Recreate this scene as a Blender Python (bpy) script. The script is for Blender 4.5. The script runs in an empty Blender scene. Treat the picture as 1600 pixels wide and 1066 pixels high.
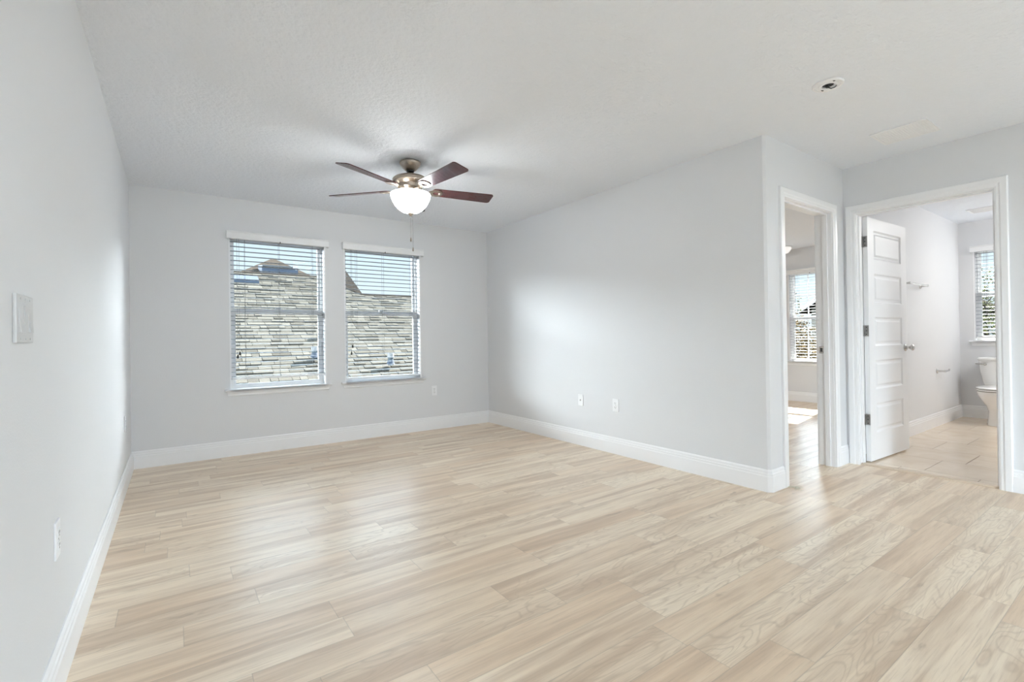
import bpy, bmesh, math, random
from mathutils import Vector, Matrix
C = bpy.context.scene
COL = C.collection
PI = math.pi
random.seed(7)

# ------------------------------------------------------------------ camera
F_PX, SHIFT_CY = 749.2, 524.76
pitch, yaw, roll = 0.005, 0.6135, -0.0147
cam = bpy.data.cameras.new('camera')
cam_o = bpy.data.objects.new('camera', cam)
COL.objects.link(cam_o)
fwd = Vector((math.sin(yaw), math.cos(yaw), 0)); rt = Vector((math.cos(yaw), -math.sin(yaw), 0)); up = Vector((0, 0, 1))
f2 = fwd * math.cos(pitch) + up * math.sin(pitch); u2 = up * math.cos(pitch) - fwd * math.sin(pitch)
r3 = rt * math.cos(roll) + u2 * math.sin(roll); u3 = u2 * math.cos(roll) - rt * math.sin(roll)
M = Matrix((r3, u3, -f2)).transposed().to_4x4()
M.translation = Vector((0.3094, 0.368, 1.0744))
cam_o.matrix_world = M
cam.sensor_width = 36.0
cam.lens = F_PX / 1600 * 36.0
cam.shift_y = (SHIFT_CY - 533.0) / 1600
cam.clip_start = 0.02
C.camera = cam_o

# ------------------------------------------------------------------ world, sun, exposure
C.view_settings.view_transform = 'Standard'
C.view_settings.look = 'None'
C.view_settings.exposure = 0.39
C.view_settings.gamma = 1.0
C.view_settings.use_curve_mapping = False
C.cycles.use_denoising = True
C.cycles.max_bounces = 16
C.cycles.diffuse_bounces = 10
C.cycles.glossy_bounces = 6
C.cycles.transparent_max_bounces = 16
C.cycles.sample_clamp_indirect = 8.0
C.cycles.caustics_reflective = False
C.cycles.caustics_refractive = False

wd = bpy.data.worlds.new('sky'); C.world = wd; wd.use_nodes = True
nt = wd.node_tree; nt.nodes.clear()
wo = nt.nodes.new('ShaderNodeOutputWorld'); bg = nt.nodes.new('ShaderNodeBackground')
tc = nt.nodes.new('ShaderNodeTexCoord'); sx = nt.nodes.new('ShaderNodeSeparateXYZ')
nt.links.new(tc.outputs['Generated'], sx.inputs[0])
rp = nt.nodes.new('ShaderNodeValToRGB')
rp.color_ramp.elements[0].position = 0.0; rp.color_ramp.elements[0].color = (0.77, 0.855, 0.91, 1)
rp.color_ramp.elements[1].position = 0.30; rp.color_ramp.elements[1].color = (0.60, 0.745, 0.88, 1)
e = rp.color_ramp.elements.new(0.17); e.color = (0.67, 0.805, 0.905, 1)
nt.links.new(sx.outputs[2], rp.inputs[0])
def _wn(op, a, b=None):
    n = nt.nodes.new('ShaderNodeMath'); n.operation = op
    for i, v in enumerate((a, b)):
        if v is None: continue
        if isinstance(v, (int, float)): n.inputs[i].default_value = v
        else: nt.links.new(v, n.inputs[i])
    return n.outputs[0]
def _ws(v, a, b, lo=0.0, hi=1.0):
    n = nt.nodes.new('ShaderNodeMapRange'); n.interpolation_type = 'SMOOTHSTEP'
    for i, x in enumerate((a, b, lo, hi)): n.inputs[i + 1].default_value = x
    nt.links.new(v, n.inputs[0]); return n.outputs[0]
SKY_SIDES, SKY_REAR = 66.0, 34.0         # unseen bright sky added to light the rooms, beside the view and behind camera
dx, dy, dz = sx.outputs[0], sx.outputs[1], sx.outputs[2]
side = _wn('SUBTRACT', _wn('MULTIPLY', dx, 0.97), _wn('MULTIPLY', dy, 0.25))
lateral = _wn('ABSOLUTE', side)
side_lobes = _wn('ADD', _wn('MULTIPLY', _ws(side, 0.26, 0.42), _ws(side, 0.795, 0.675)), _ws(side, -0.48, -0.86))
side_glow = _wn('MULTIPLY', _wn('MULTIPLY', side_lobes, _wn('MULTIPLY', _ws(dz, 0.115, 0.175), _ws(dz, 0.47, 0.32))), _ws(dy, 0.0, 0.1))
rear = _wn('MULTIPLY', _wn('MULTIPLY', _ws(_wn('ABSOLUTE', dx), 0.34, 0.62, 0.06, 1.0), _ws(dz, -0.05, 0.10)), _ws(dy, -0.20, -0.42))
front = _wn('MULTIPLY', _wn('MULTIPLY', _ws(dz, 0.20, 0.32), _ws(lateral, 0.42, 0.26)), _ws(dy, 0.0, 0.2))   # brighter sky higher up, added for glare on the floor
stren = _wn('ADD', _wn('ADD', _wn('ADD', 1.0, _wn('MULTIPLY', front, 9.0)), _wn('MULTIPLY', side_glow, SKY_SIDES)), _wn('MULTIPLY', rear, SKY_REAR))
wm = nt.nodes.new('ShaderNodeMix'); wm.data_type = 'RGBA'
nt.links.new(side_glow, wm.inputs[0]); nt.links.new(rp.outputs[0], wm.inputs[6]); wm.inputs[7].default_value = (0.90, 0.955, 1.0, 1)
nt.links.new(wm.outputs[2], bg.inputs[0]); nt.links.new(stren, bg.inputs[1])
nt.links.new(bg.outputs[0], wo.inputs[0])

sun = bpy.data.lights.new('sun', 'SUN'); sun.energy = 52.0; sun.angle = 0.0095; sun.color = (1.0, 0.95, 0.87)
sun_o = bpy.data.objects.new('sun', sun); COL.objects.link(sun_o)
sun_o.rotation_euler = Vector((1.0, 0.18, 0.9)).to_track_quat('Z', 'Y').to_euler()
sun_o.location = (20, 5, 20)

BED_FILL, BATH_FILL, FAN_BOWL, FAN_BULB = 55.0, 14.0, 39.0, 0.9    # strengths of the added bedroom and bathroom lamps, and the fan's own

# room dimensions
W, D, YP, XB, H, XF = 3.611, 5.6, 2.035, 4.876, 2.44, 8.45
YO = -4.5                                   # how far the room is built behind the camera
BATHY = 2.07                                # bathroom side of the partition
W1 = (0.735, 1.611); W2 = (1.802, 2.684)     # main room windows, x range
WZ0, WZ1 = 0.63, 2.10
BW = (3.44, 4.14); BZ = (0.64, 2.08)         # bedroom window, y range
TW = (1.33, 1.935); TZ = (0.96, 2.10)        # bathroom window
D1 = (3.862, 4.642); D2 = (1.138, 1.943); DZ = 2.045

def portal(name, loc, rot, sx_, sy_):
    l = bpy.data.lights.new(name, 'AREA'); l.shape = 'RECTANGLE'; l.size = sx_; l.size_y = sy_
    l.cycles.is_portal = True
    o = bpy.data.objects.new(name, l); COL.objects.link(o); o.location = loc; o.rotation_euler = rot
for i, (a, b) in enumerate((W1, W2)):
    portal('window_portal', ((a + b) / 2, D + 0.17, (WZ0 + WZ1) / 2), (-PI / 2, 0, 0), b - a, WZ1 - WZ0)
portal('window_portal', (XF + 0.17, sum(BW) / 2, sum(BZ) / 2), (0, PI / 2, 0), BZ[1] - BZ[0], BW[1] - BW[0])
portal('window_portal', (XF + 0.17, sum(TW) / 2, sum(TZ) / 2), (0, PI / 2, 0), TZ[1] - TZ[0], TW[1] - TW[0])
portal('window_portal', (5.675, D + 0.17, 1.365), (-PI / 2, 0, 0), 0.55, 1.47)
portal('room_portal', (2.44, YO, 1.22), (PI / 2, 0, 0), 4.9, 2.44)

# ------------------------------------------------------------------ materials
def mat(name, color, rough=0.5, metal=0.0, spec=0.5, emit=None, estr=0.0, bump=None, trans=0.0, coat=0.0):
    m = bpy.data.materials.new(name); m.use_nodes = True
    b = m.node_tree.nodes['Principled BSDF']
    b.inputs['Base Color'].default_value = (*color, 1)
    b.inputs['Roughness'].default_value = rough
    b.inputs['Metallic'].default_value = metal
    b.inputs['Specular IOR Level'].default_value = spec
    b.inputs['Coat Weight'].default_value = coat
    if emit:
        b.inputs['Emission Color'].default_value = (*emit, 1); b.inputs['Emission Strength'].default_value = estr
    if bump:
        scale, strength, dist, detail = bump
        N = m.node_tree.nodes; L = m.node_tree.links
        t = N.new('ShaderNodeTexCoord'); n = N.new('ShaderNodeTexNoise')
        n.inputs['Scale'].default_value = scale; n.inputs['Detail'].default_value = detail
        bp = N.new('ShaderNodeBump'); bp.inputs['Strength'].default_value = strength; bp.inputs['Distance'].default_value = dist
        L.new(t.outputs['Object'], n.inputs['Vector']); L.new(n.outputs['Fac'], bp.inputs['Height']); L.new(bp.outputs[0], b.inputs['Normal'])
    return m

def noise_color(m, c1, c2, scale, stretch=(1, 1, 1), detail=3.0):
    N = m.node_tree.nodes; L = m.node_tree.links; b = N['Principled BSDF']
    t = N.new('ShaderNodeTexCoord'); mp = N.new('ShaderNodeMapping'); mp.inputs['Scale'].default_value = stretch
    n = N.new('ShaderNodeTexNoise'); n.inputs['Scale'].default_value = scale; n.inputs['Detail'].default_value = detail
    r = N.new('ShaderNodeValToRGB'); r.color_ramp.elements[0].position = 0.35; r.color_ramp.elements[1].position = 0.65
    r.color_ramp.elements[0].color = (*c1, 1); r.color_ramp.elements[1].color = (*c2, 1)
    L.new(t.outputs['Object'], mp.inputs[0]); L.new(mp.outputs[0], n.inputs['Vector']); L.new(n.outputs['Fac'], r.inputs[0]); L.new(r.outputs[0], b.inputs['Base Color'])
    return m

M_WALL = mat('wall_paint', (0.703, 0.7125, 0.727), 0.55, spec=0.35, bump=(150, 0.25, 0.002, 2))
M_CEIL = mat('ceiling_paint', (0.798, 0.830, 0.880), 0.8, spec=0.2, bump=(42, 0.75, 0.008, 4))
M_TRIM = mat('trim_paint', (0.833, 0.842, 0.856), 0.32, spec=0.45)
M_DOOR = mat('door_paint', (0.818, 0.828, 0.842), 0.38, spec=0.45)
M_PLASTIC = mat('white_plastic', (0.835, 0.845, 0.86), 0.35)
M_SWITCH = mat('switch_plastic', (0.58, 0.585, 0.59), 0.35)
M_TRIMOUT = mat('pale_fascia', (0.16, 0.16, 0.16), 0.6)
M_VALANCE = mat('valance_white', (0.80, 0.81, 0.82), 0.4)
M_SLAT = mat('blind_slat_backlit', (0.24, 0.26, 0.29), 0.45)  # white slats, their backlit darkness put into the base colour
M_VINYL = mat('window_vinyl', (0.82, 0.82, 0.82), 0.35)
M_CORD = mat('blind_cord', (0.13, 0.135, 0.14), 0.8)
M_BLACK = mat('black_plastic', (0.012, 0.012, 0.012), 0.5)
M_DARK = mat('dark_slot', (0.03, 0.03, 0.03), 0.7)
M_NICKEL = mat('brushed_nickel', (0.60, 0.53, 0.46), 0.32, metal=1.0)
noise_color(M_NICKEL, (0.36, 0.31, 0.26), (0.52, 0.46, 0.395), 60, (1, 1, 12))
M_CHROME = mat('satin_chrome', (0.62, 0.61, 0.60), 0.25, metal=1.0)
M_HINGE = mat('hinge_steel', (0.42, 0.41, 0.40), 0.35, metal=1.0)
M_BRONZE = mat('dark_metal', (0.02, 0.017, 0.015), 0.35, metal=0.6)
M_MAHOG = mat('mahogany', (0.06, 0.018, 0.018), 0.22, coat=0.3)
noise_color(M_MAHOG, (0.030, 0.010, 0.012), (0.10, 0.025, 0.025), 18, (1.2, 14, 14), 5)
M_PORC = mat('porcelain', (0.83, 0.83, 0.82), 0.12, spec=0.6)
M_FROST = mat('frosted_glass', (0.9, 0.86, 0.8), 0.3, emit=(0.93, 0.975, 1.0), estr=FAN_BOWL)
M_DIMGLASS = mat('opal_glass_dim', (0.86, 0.86, 0.85), 0.3, emit=(1.0, 0.98, 0.95), estr=0.35)
M_LIGHTGLASS = mat('fill_lamp_glass', (0.86, 0.86, 0.85), 0.3, emit=(1.0, 0.98, 0.95), estr=BED_FILL)
M_BATHGLASS = mat('opal_bath_glass', (0.86, 0.86, 0.85), 0.3, emit=(1.0, 0.98, 0.95), estr=76.0)
M_GLOBE = mat('bath_fill_globe', (0.86, 0.86, 0.85), 0.3, emit=(1.0, 0.98, 0.95), estr=BATH_FILL)
M_THRESH = mat('threshold_vinyl', (0.62, 0.50, 0.38), 0.4)
M_SIDING = mat('sky_screen_stucco', (0.05, 0.046, 0.04), 0.85, bump=(80, 0.4, 0.01, 3))
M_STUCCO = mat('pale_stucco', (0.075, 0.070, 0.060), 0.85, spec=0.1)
M_BROWNROOF = mat('far_shingle', (0.20, 0.17, 0.15), 0.9, spec=0.0)
noise_color(M_BROWNROOF, (0.021, 0.0178, 0.0152), (0.029, 0.025, 0.0215), 5, (1, 6, 6), 4)
M_VENTMETAL = mat('vent_metal', (0.030, 0.037, 0.050), 0.6, spec=0.1)
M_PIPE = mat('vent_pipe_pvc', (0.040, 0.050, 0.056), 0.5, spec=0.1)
M_BARK = mat('bark', (0.014, 0.010, 0.008), 0.9, bump=(30, 0.6, 0.02, 3))
M_STRAW = mat('pale_shaving', (0.70, 0.66, 0.55), 0.7)
M_CAULK = mat('shade_eave_paint', (0.10, 0.10, 0.10), 0.5)

def leafmat(name, c1, c2):
    m = mat(name, c1, 0.7, spec=0.05)
    N = m.node_tree.nodes; L = m.node_tree.links
    oi = N.new('ShaderNodeAttribute'); oi.attribute_name = 'tint'
    r = N.new('ShaderNodeValToRGB'); r.color_ramp.elements[0].color = (*c1, 1); r.color_ramp.elements[1].color = (*c2, 1)
    L.new(oi.outputs['Fac'], r.inputs[0]); L.new(r.outputs[0], N['Principled BSDF'].inputs['Base Color'])
    return m
M_LEAF_O = leafmat('autumn_leaf', (0.026, 0.019, 0.008), (0.085, 0.054, 0.022))
M_LEAF_G = leafmat('green_leaf', (0.018, 0.021, 0.009), (0.065, 0.066, 0.026))
M_GRASS = noise_color(mat('lawn', (0.1, 0.12, 0.05), 0.9), (0.008, 0.011, 0.004), (0.018, 0.018, 0.009), 3)

# shingles: per-tab tint stored on the faces
M_SHINGLE = mat('roof_shingle', (0.2, 0.2, 0.19), 0.9, spec=0.0)
def _sh():
    N = M_SHINGLE.node_tree.nodes; L = M_SHINGLE.node_tree.links
    a = N.new('ShaderNodeAttribute'); a.attribute_name = 'tint'
    r = N.new('ShaderNodeValToRGB')
    r.color_ramp.elements[0].color = (0.033, 0.0312, 0.0275, 1); r.color_ramp.elements[1].color = (0.058, 0.0555, 0.0495, 1)
    t = N.new('ShaderNodeTexCoord'); n = N.new('ShaderNodeTexNoise'); n.inputs['Scale'].default_value = 60
    mx = N.new('ShaderNodeMix'); mx.data_type = 'RGBA'; mx.blend_type = 'OVERLAY'; mx.inputs[0].default_value = 0.25
    L.new(a.outputs['Fac'], r.inputs[0]); L.new(t.outputs['Object'], n.inputs['Vector'])
    L.new(r.outputs[0], mx.inputs[6]); L.new(n.outputs['Fac'], mx.inputs[7]); L.new(mx.outputs[2], N['Principled BSDF'].inputs['Base Color'])
_sh()

# pane: mostly clear with a faint reflection
M_GLASS = bpy.data.materials.new('window_glass'); M_GLASS.use_nodes = True
def _gl():
    N = M_GLASS.node_tree.nodes; L = M_GLASS.node_tree.links; N.clear()
    o = N.new('ShaderNodeOutputMaterial'); mx = N.new('ShaderNodeMixShader'); tr = N.new('ShaderNodeBsdfTransparent'); gl = N.new('ShaderNodeBsdfGlossy')
    tr.inputs[0].default_value = (0.94, 0.96, 0.96, 1); gl.inputs['Roughness'].default_value = 0.02
    fr = N.new('ShaderNodeFresnel'); fr.inputs[0].default_value = 1.08
    L.new(fr.outputs[0], mx.inputs[0]); L.new(tr.outputs[0], mx.inputs[1]); L.new(gl.outputs[0], mx.inputs[2]); L.new(mx.outputs[0], o.inputs[0])
_gl()

class NB:
    """small node-building helper"""
    def __init__(s, m): s.N = m.node_tree.nodes; s.L = m.node_tree.links
    def math(s, op, a, b=None, c=None):
        n = s.N.new('ShaderNodeMath'); n.operation = op
        for i, v in enumerate((a, b, c)):
            if v is None: continue
            if isinstance(v, (int, float)): n.inputs[i].default_value = v
            else: s.L.new(v, n.inputs[i])
        return n.outputs[0]
    def comb(s, x, y, z=0.0):
        n = s.N.new('ShaderNodeCombineXYZ')
        for i, v in enumerate((x, y, z)):
            if isinstance(v, (int, float)): n.inputs[i].default_value = v
            else: s.L.new(v, n.inputs[i])
        return n.outputs[0]
    def white(s, vec):
        n = s.N.new('ShaderNodeTexWhiteNoise'); n.noise_dimensions = '2D'; s.L.new(vec, n.inputs['Vector']); return n.outputs['Value'], n.outputs['Color']
    def noise(s, vec, scale, detail=3.0, rough=0.5, dist=0.0):
        n = s.N.new('ShaderNodeTexNoise'); n.inputs['Scale'].default_value = scale; n.inputs['Detail'].default_value = detail
        n.inputs['Roughness'].default_value = rough; n.inputs['Distortion'].default_value = dist
        s.L.new(vec, n.inputs['Vector']); return n.outputs['Fac']
    def ramp(s, fac, stops):
        n = s.N.new('ShaderNodeValToRGB'); el = n.color_ramp.elements
        el[0].position, el[0].color = stops[0][0], (*stops[0][1], 1); el[1].position, el[1].color = stops[-1][0], (*stops[-1][1], 1)
        for p, c in stops[1:-1]:
            k = el.new(p); k.color = (*c, 1)
        s.L.new(fac, n.inputs[0]); return n.outputs[0]
    def mix(s, fac, a, b, mode='MIX'):
        n = s.N.new('ShaderNodeMix'); n.data_type = 'RGBA'; n.blend_type = mode
        for i, v in ((0, fac), (6, a), (7, b)):
            if isinstance(v, (int, float)): n.inputs[i].default_value = v
            elif isinstance(v, tuple): n.inputs[i].default_value = (*v, 1)
            else: s.L.new(v, n.inputs[i])
        return n.outputs[2]
    def smooth(s, v, a, b, lo=0.0, hi=1.0):
        n = s.N.new('ShaderNodeMapRange'); n.interpolation_type = 'SMOOTHSTEP'
        for i, x in enumerate((a, b, lo, hi)): n.inputs[i + 1].default_value = x
        s.L.new(v, n.inputs[0]); return n.outputs[0]

M_FLOOR = mat('oak_vinyl_plank', (0.5, 0.45, 0.38), 0.32, spec=0.5)
def _floor():
    nb = NB(M_FLOOR); N, L = nb.N, nb.L; b = N['Principled BSDF']
    t = N.new('ShaderNodeTexCoord'); s = N.new('ShaderNodeSeparateXYZ'); L.new(t.outputs['Object'], s.inputs[0])
    x, y = s.outputs[0], s.outputs[1]
    PW, PL = 0.1495, 0.915
    ry = nb.math('DIVIDE', nb.math('ADD', y, -1.09 + 40 * PW), PW)
    row = nb.math('FLOOR', ry); fy = nb.math('FRACT', ry)
    rv, _ = nb.white(nb.comb(row, 3.7))
    rx = nb.math('ADD', nb.math('DIVIDE', nb.math('ADD', x, 20.0), PL), nb.math('MULTIPLY', rv, 7.31))
    colm = nb.math('FLOOR', rx); fx = nb.math('FRACT', rx)
    idv, idc = nb.white(nb.comb(colm, row))
    idv2, _ = nb.white(nb.comb(nb.math('ADD', colm, 51.3), nb.math('ADD', row, 17.9)))
    sh = nb.math('MULTIPLY', idv, 40.0)
    # long grain
    v1 = nb.comb(nb.math('ADD', nb.math('MULTIPLY', x, 0.9), sh), nb.math('ADD', nb.math('MULTIPLY', y, 17.0), sh), idv2)
    g1 = nb.noise(v1, 1.6, 5.0, 0.62, 0.3)
    v2 = nb.comb(nb.math('ADD', nb.math('MULTIPLY', x, 6.0), sh), nb.math('ADD', nb.math('MULTIPLY', y, 150.0), sh), 1.0)
    g2 = nb.noise(v2, 1.0, 4.0, 0.6)
    # cathedral figure on some planks
    v3 = nb.comb(nb.math('ADD', nb.math('MULTIPLY', x, 1.3), sh), nb.math('ADD', nb.math('MULTIPLY', y, 7.0), sh), idv)
    field = nb.noise(v3, 1.3, 2.0, 0.5, 0.4)
    rings = nb.math('FRACT', nb.math('MULTIPLY', field, 15.0))
    ring = nb.smooth(nb.math('ABSOLUTE', nb.math('SUBTRACT', rings, 0.5)), 0.0, 0.22, 1.0, 0.0)
    ring = nb.math('MULTIPLY', ring, nb.smooth(idv2, 0.50, 0.62))
    # blotches and knots
    v4 = nb.comb(nb.math('ADD', nb.math('MULTIPLY', x, 2.4), sh), nb.math('ADD', nb.math('MULTIPLY', y, 9.0), sh), 5.0)
    kn = nb.smooth(nb.noise(v4, 1.4, 3.0, 0.55, 0.6), 0.66, 0.76)
    hue = nb.ramp(idv2, [(0.0, (0.735, 0.567, 0.412)), (0.35, (0.779, 0.614, 0.450)), (0.65, (0.779, 0.640, 0.488)), (1.0, (0.835, 0.702, 0.545))])
    base = nb.mix(nb.smooth(idv, 0.0, 1.0, 0.0, 0.72), hue, (0.920, 0.806, 0.645))
    v5 = nb.comb(nb.math('ADD', nb.math('MULTIPLY', x, 0.55), sh), nb.math('ADD', nb.math('MULTIPLY', y, 7.0), nb.math('MULTIPLY', idv2, 31.0)), 2.0)
    g0 = nb.noise(v5, 1.5, 3.0, 0.55, 0.5)
    c = nb.mix(nb.smooth(g0, 0.42, 0.68, 0.0, 0.80), base, (0.557, 0.411, 0.289))
    c = nb.mix(nb.smooth(g1, 0.42, 0.72, 0.0, 0.40), c, (0.523, 0.390, 0.275))
    c = nb.mix(nb.smooth(g1, 0.48, 0.28, 0.0, 0.26), c, (0.920, 0.832, 0.654))
    c = nb.mix(nb.smooth(g2, 0.48, 0.70, 0.0, 0.38), c, (0.501, 0.374, 0.266))
    c = nb.mix(nb.math('MULTIPLY', ring, 0.36), c, (0.479, 0.359, 0.251))
    c = nb.mix(nb.math('MULTIPLY', kn, 0.60), c, (0.401, 0.296, 0.208))
    ey = nb.math('MULTIPLY', nb.math('MINIMUM', fy, nb.math('SUBTRACT', 1.0, fy)), PW)
    ex = nb.math('MULTIPLY', nb.math('MINIMUM', fx, nb.math('SUBTRACT', 1.0, fx)), PL)
    ed = nb.math('MINIMUM', ex, ey)
    seam = nb.smooth(ed, 0.0006, 0.0022, 1.0, 0.0)
    c = nb.mix(nb.math('MULTIPLY', seam, 0.35), c, (0.30, 0.245, 0.19))
    L.new(c, b.inputs['Base Color'])
    L.new(nb.smooth(g1, 0.3, 0.7, 0.30, 0.39), b.inputs['Roughness'])
    bp = N.new('ShaderNodeBump'); bp.inputs['Strength'].default_value = 0.25; bp.inputs['Distance'].default_value = 0.002
    L.new(nb.math('SUBTRACT', nb.math('MULTIPLY', g2, 0.25), nb.math('MULTIPLY', seam, 0.8)), bp.inputs['Height']); L.new(bp.outputs[0], b.inputs['Normal'])
_floor()

M_TILE = mat('beige_tile', (0.6, 0.5, 0.4), 0.16, spec=0.5)
def _tile():
    nb = NB(M_TILE); N, L = nb.N, nb.L; b = N['Principled BSDF']
    t = N.new('ShaderNodeTexCoord'); s = N.new('ShaderNodeSeparateXYZ'); L.new(t.outputs['Object'], s.inputs[0])
    x, y = s.outputs[0], s.outputs[1]; T = 0.463
    cx = nb.math('DIVIDE', nb.math('ADD', x, -5.07 + 10 * T), T); colm = nb.math('FLOOR', cx); fx = nb.math('FRACT', cx)
    cy = nb.math('ADD', nb.math('DIVIDE', nb.math('ADD', y, -1.63 + 20 * T), T), nb.math('MULTIPLY', colm, 0.31)); row = nb.math('FLOOR', cy); fy = nb.math('FRACT', cy)
    idv, _ = nb.white(nb.comb(colm, row))
    n = nb.noise(t.outputs['Object'], 5.0, 5.0, 0.6, 0.5)
    c = nb.ramp(n, [(0.3, (0.77, 0.64, 0.50)), (0.7, (0.86, 0.75, 0.61))])
    c = nb.mix(nb.smooth(idv, 0.0, 1.0, 0.0, 0.25), c, (0.72, 0.58, 0.45))
    ed = nb.math('MULTIPLY', nb.math('MINIMUM', nb.math('MINIMUM', fx, nb.math('SUBTRACT', 1.0, fx)), nb.math('MINIMUM', fy, nb.math('SUBTRACT', 1.0, fy))), T)
    gr = nb.smooth(ed, 0.002, 0.0035, 1.0, 0.0)
    c = nb.mix(gr, c, (0.30, 0.23, 0.17)); L.new(c, b.inputs['Base Color'])
    L.new(nb.smooth(gr, 0.0, 1.0, 0.14, 0.7), b.inputs['Roughness'])
    bp = N.new('ShaderNodeBump'); bp.inputs['Strength'].default_value = 0.4; bp.inputs['Distance'].default_value = 0.002; bp.invert = True
    L.new(gr, bp.inputs['Height']); L.new(bp.outputs[0], b.inputs['Normal'])
_tile()

# ------------------------------------------------------------------ mesh helpers
def bx(bm, x0, y0, z0, x1, y1, z1, bev=0.0):
    vs = [bm.verts.new(p) for p in ((x0, y0, z0), (x1, y0, z0), (x1, y1, z0), (x0, y1, z0), (x0, y0, z1), (x1, y0, z1), (x1, y1, z1), (x0, y1, z1))]
    fs = [bm.faces.new([vs[i] for i in q]) for q in ((0, 3, 2, 1), (4, 5, 6, 7), (0, 1, 5, 4), (1, 2, 6, 5), (2, 3, 7, 6), (3, 0, 4, 7))]
    if bev > 0:
        es = {e for f in fs for e in f.edges}
        bmesh.ops.bevel(bm, geom=list(es), offset=bev, segments=2, affect='EDGES', profile=0.6)
def new(): return bmesh.new()
def box(*a, bev=0.0):
    bm = new(); bx(bm, *a, bev=bev); return bm
def lathe(bm, prof, center=(0, 0, 0), seg=40, a0=0.0, a1=2 * PI, axis='Z'):
    full = abs(a1 - a0 - 2 * PI) < 1e-6
    n = seg if full else seg + 1
    rings = []
    for r, z in prof:
        ring = []
        if r < 1e-6: ring = [bm.verts.new((center[0], center[1], center[2] + z))] if axis == 'Z' else [bm.verts.new((center[0], center[1] + z, center[2]))]
        else:
            for i in range(n):
                a = a0 + (a1 - a0) * i / seg
                if axis == 'Z': p = (center[0] + r * math.cos(a), center[1] + r * math.sin(a), center[2] + z)
                elif axis == 'Y': p = (center[0] + r * math.cos(a), center[1] + z, center[2] + r * math.sin(a))
                else: p = (center[0] + z, center[1] + r * math.cos(a), center[2] + r * math.sin(a))
                ring.append(bm.verts.new(p))
        if r < 1e-6 and axis == 'X':
            ring[0].co = (center[0] + z, center[1], center[2])
        rings.append(ring)
    for A, B in zip(rings, rings[1:]):
        m = n if full else n - 1
        for i in range(m):
            j = (i + 1) % n
            if len(A) == 1 and len(B) == 1: continue
            if len(A) == 1: bm.faces.new((A[0], B[i], B[j]))
            elif len(B) == 1: bm.faces.new((A[i], A[j], B[0]))
            else: bm.faces.new((A[i], A[j], B[j], B[i]))
def tube(bm, pts, rad, seg=10, cap=True):
    pts = [Vector(p) for p in pts]
    rads = rad if isinstance(rad, (list, tuple)) else [rad] * len(pts)
    rings = []; prev = None
    for i, p in enumerate(pts):
        d = (pts[min(i + 1, len(pts) - 1)] - pts[max(i - 1, 0)]).normalized()
        a = prev if prev else (Vector((0, 0, 1)) if abs(d.z) < 0.9 else Vector((1, 0, 0)))
        u = (a - d * a.dot(d)).normalized(); v = d.cross(u); prev = u
        rings.append([bm.verts.new(p + (u * math.cos(2 * PI * k / seg) + v * math.sin(2 * PI * k / seg)) * rads[i]) for k in range(seg)])
    for A, B in zip(rings, rings[1:]):
        for k in range(seg): bm.faces.new((A[k], A[(k + 1) % seg], B[(k + 1) % seg], B[k]))
    if cap:
        bm.faces.new(rings[0][::-1]); bm.faces.new(rings[-1])
def prism(bm, poly, z0, z1):
    lo = [bm.verts.new((x, y, z0)) for x, y in poly]; hi = [bm.verts.new((x, y, z1)) for x, y in poly]
    n = len(poly)
    bm.faces.new(lo[::-1]); bm.faces.new(hi)
    for i in range(n): bm.faces.new((lo[i], lo[(i + 1) % n], hi[(i + 1) % n], hi[i]))
def loft(bm, rings, cap=True):
    R = [[bm.verts.new(p) for p in r] for r in rings]; n = len(R[0])
    for A, B in zip(R, R[1:]):
        for i in range(n): bm.faces.new((A[i], A[(i + 1) % n], B[(i + 1) % n], B[i]))
    if cap: bm.faces.new(R[0][::-1]); bm.faces.new(R[-1])
def sweep_plan(bm, path, prof):
    """profile (distance into the room on the path's left, z) swept along a plan polyline with mitred corners"""
    P = [Vector(p) for p in path]; n = len(P); rings = []
    for i in range(n):
        ds = []
        if i > 0: ds.append((P[i] - P[i - 1]).normalized())
        if i < n - 1: ds.append((P[i + 1] - P[i]).normalized())
        ns = [Vector((-d.y, d.x)) for d in ds]
        m = sum(ns, Vector((0, 0))).normalized(); k = 1 / max(0.3, m.dot(ns[0]))
        rings.append([(P[i].x + m.x * k * t, P[i].y + m.y * k * t, z) for t, z in prof])
    loft(bm, rings)
def obj(name, bm, m, parent=None, smooth=False, ang=35):
    bmesh.ops.remove_doubles(bm, verts=bm.verts, dist=1e-6)
    bmesh.ops.recalc_face_normals(bm, faces=bm.faces)
    me = bpy.data.meshes.new(name); bm.to_mesh(me); bm.free()
    if smooth:
        for p in me.polygons: p.use_smooth = True
        try: me.set_sharp_from_angle(angle=math.radians(ang))
        except Exception: pass
    me.materials.append(m)
    o = bpy.data.objects.new(name, me); COL.objects.link(o)
    if parent: o.parent = parent
    return o
def tag(o, label, cat, group=None, kind=None):
    o['label'] = label; o['category'] = cat
    if group: o['group'] = group
    if kind: o['kind'] = kind
    return o
def thing(name, loc, rz, label, cat, group=None, kind=None):
    o = bpy.data.objects.new(name, None); COL.objects.link(o); o.location = loc; o.rotation_euler = (0, 0, rz)
    o.empty_display_size = 0.1
    return tag(o, label, cat, group, kind)

# ------------------------------------------------------------------ shell
S = 'structure'
tag(obj('wall_left', box(-0.12, YO, -0.05, 0, D + 0.16, H + 0.02), M_WALL), 'long pale grey wall on the left side of the empty room', 'wall', kind=S)

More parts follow.
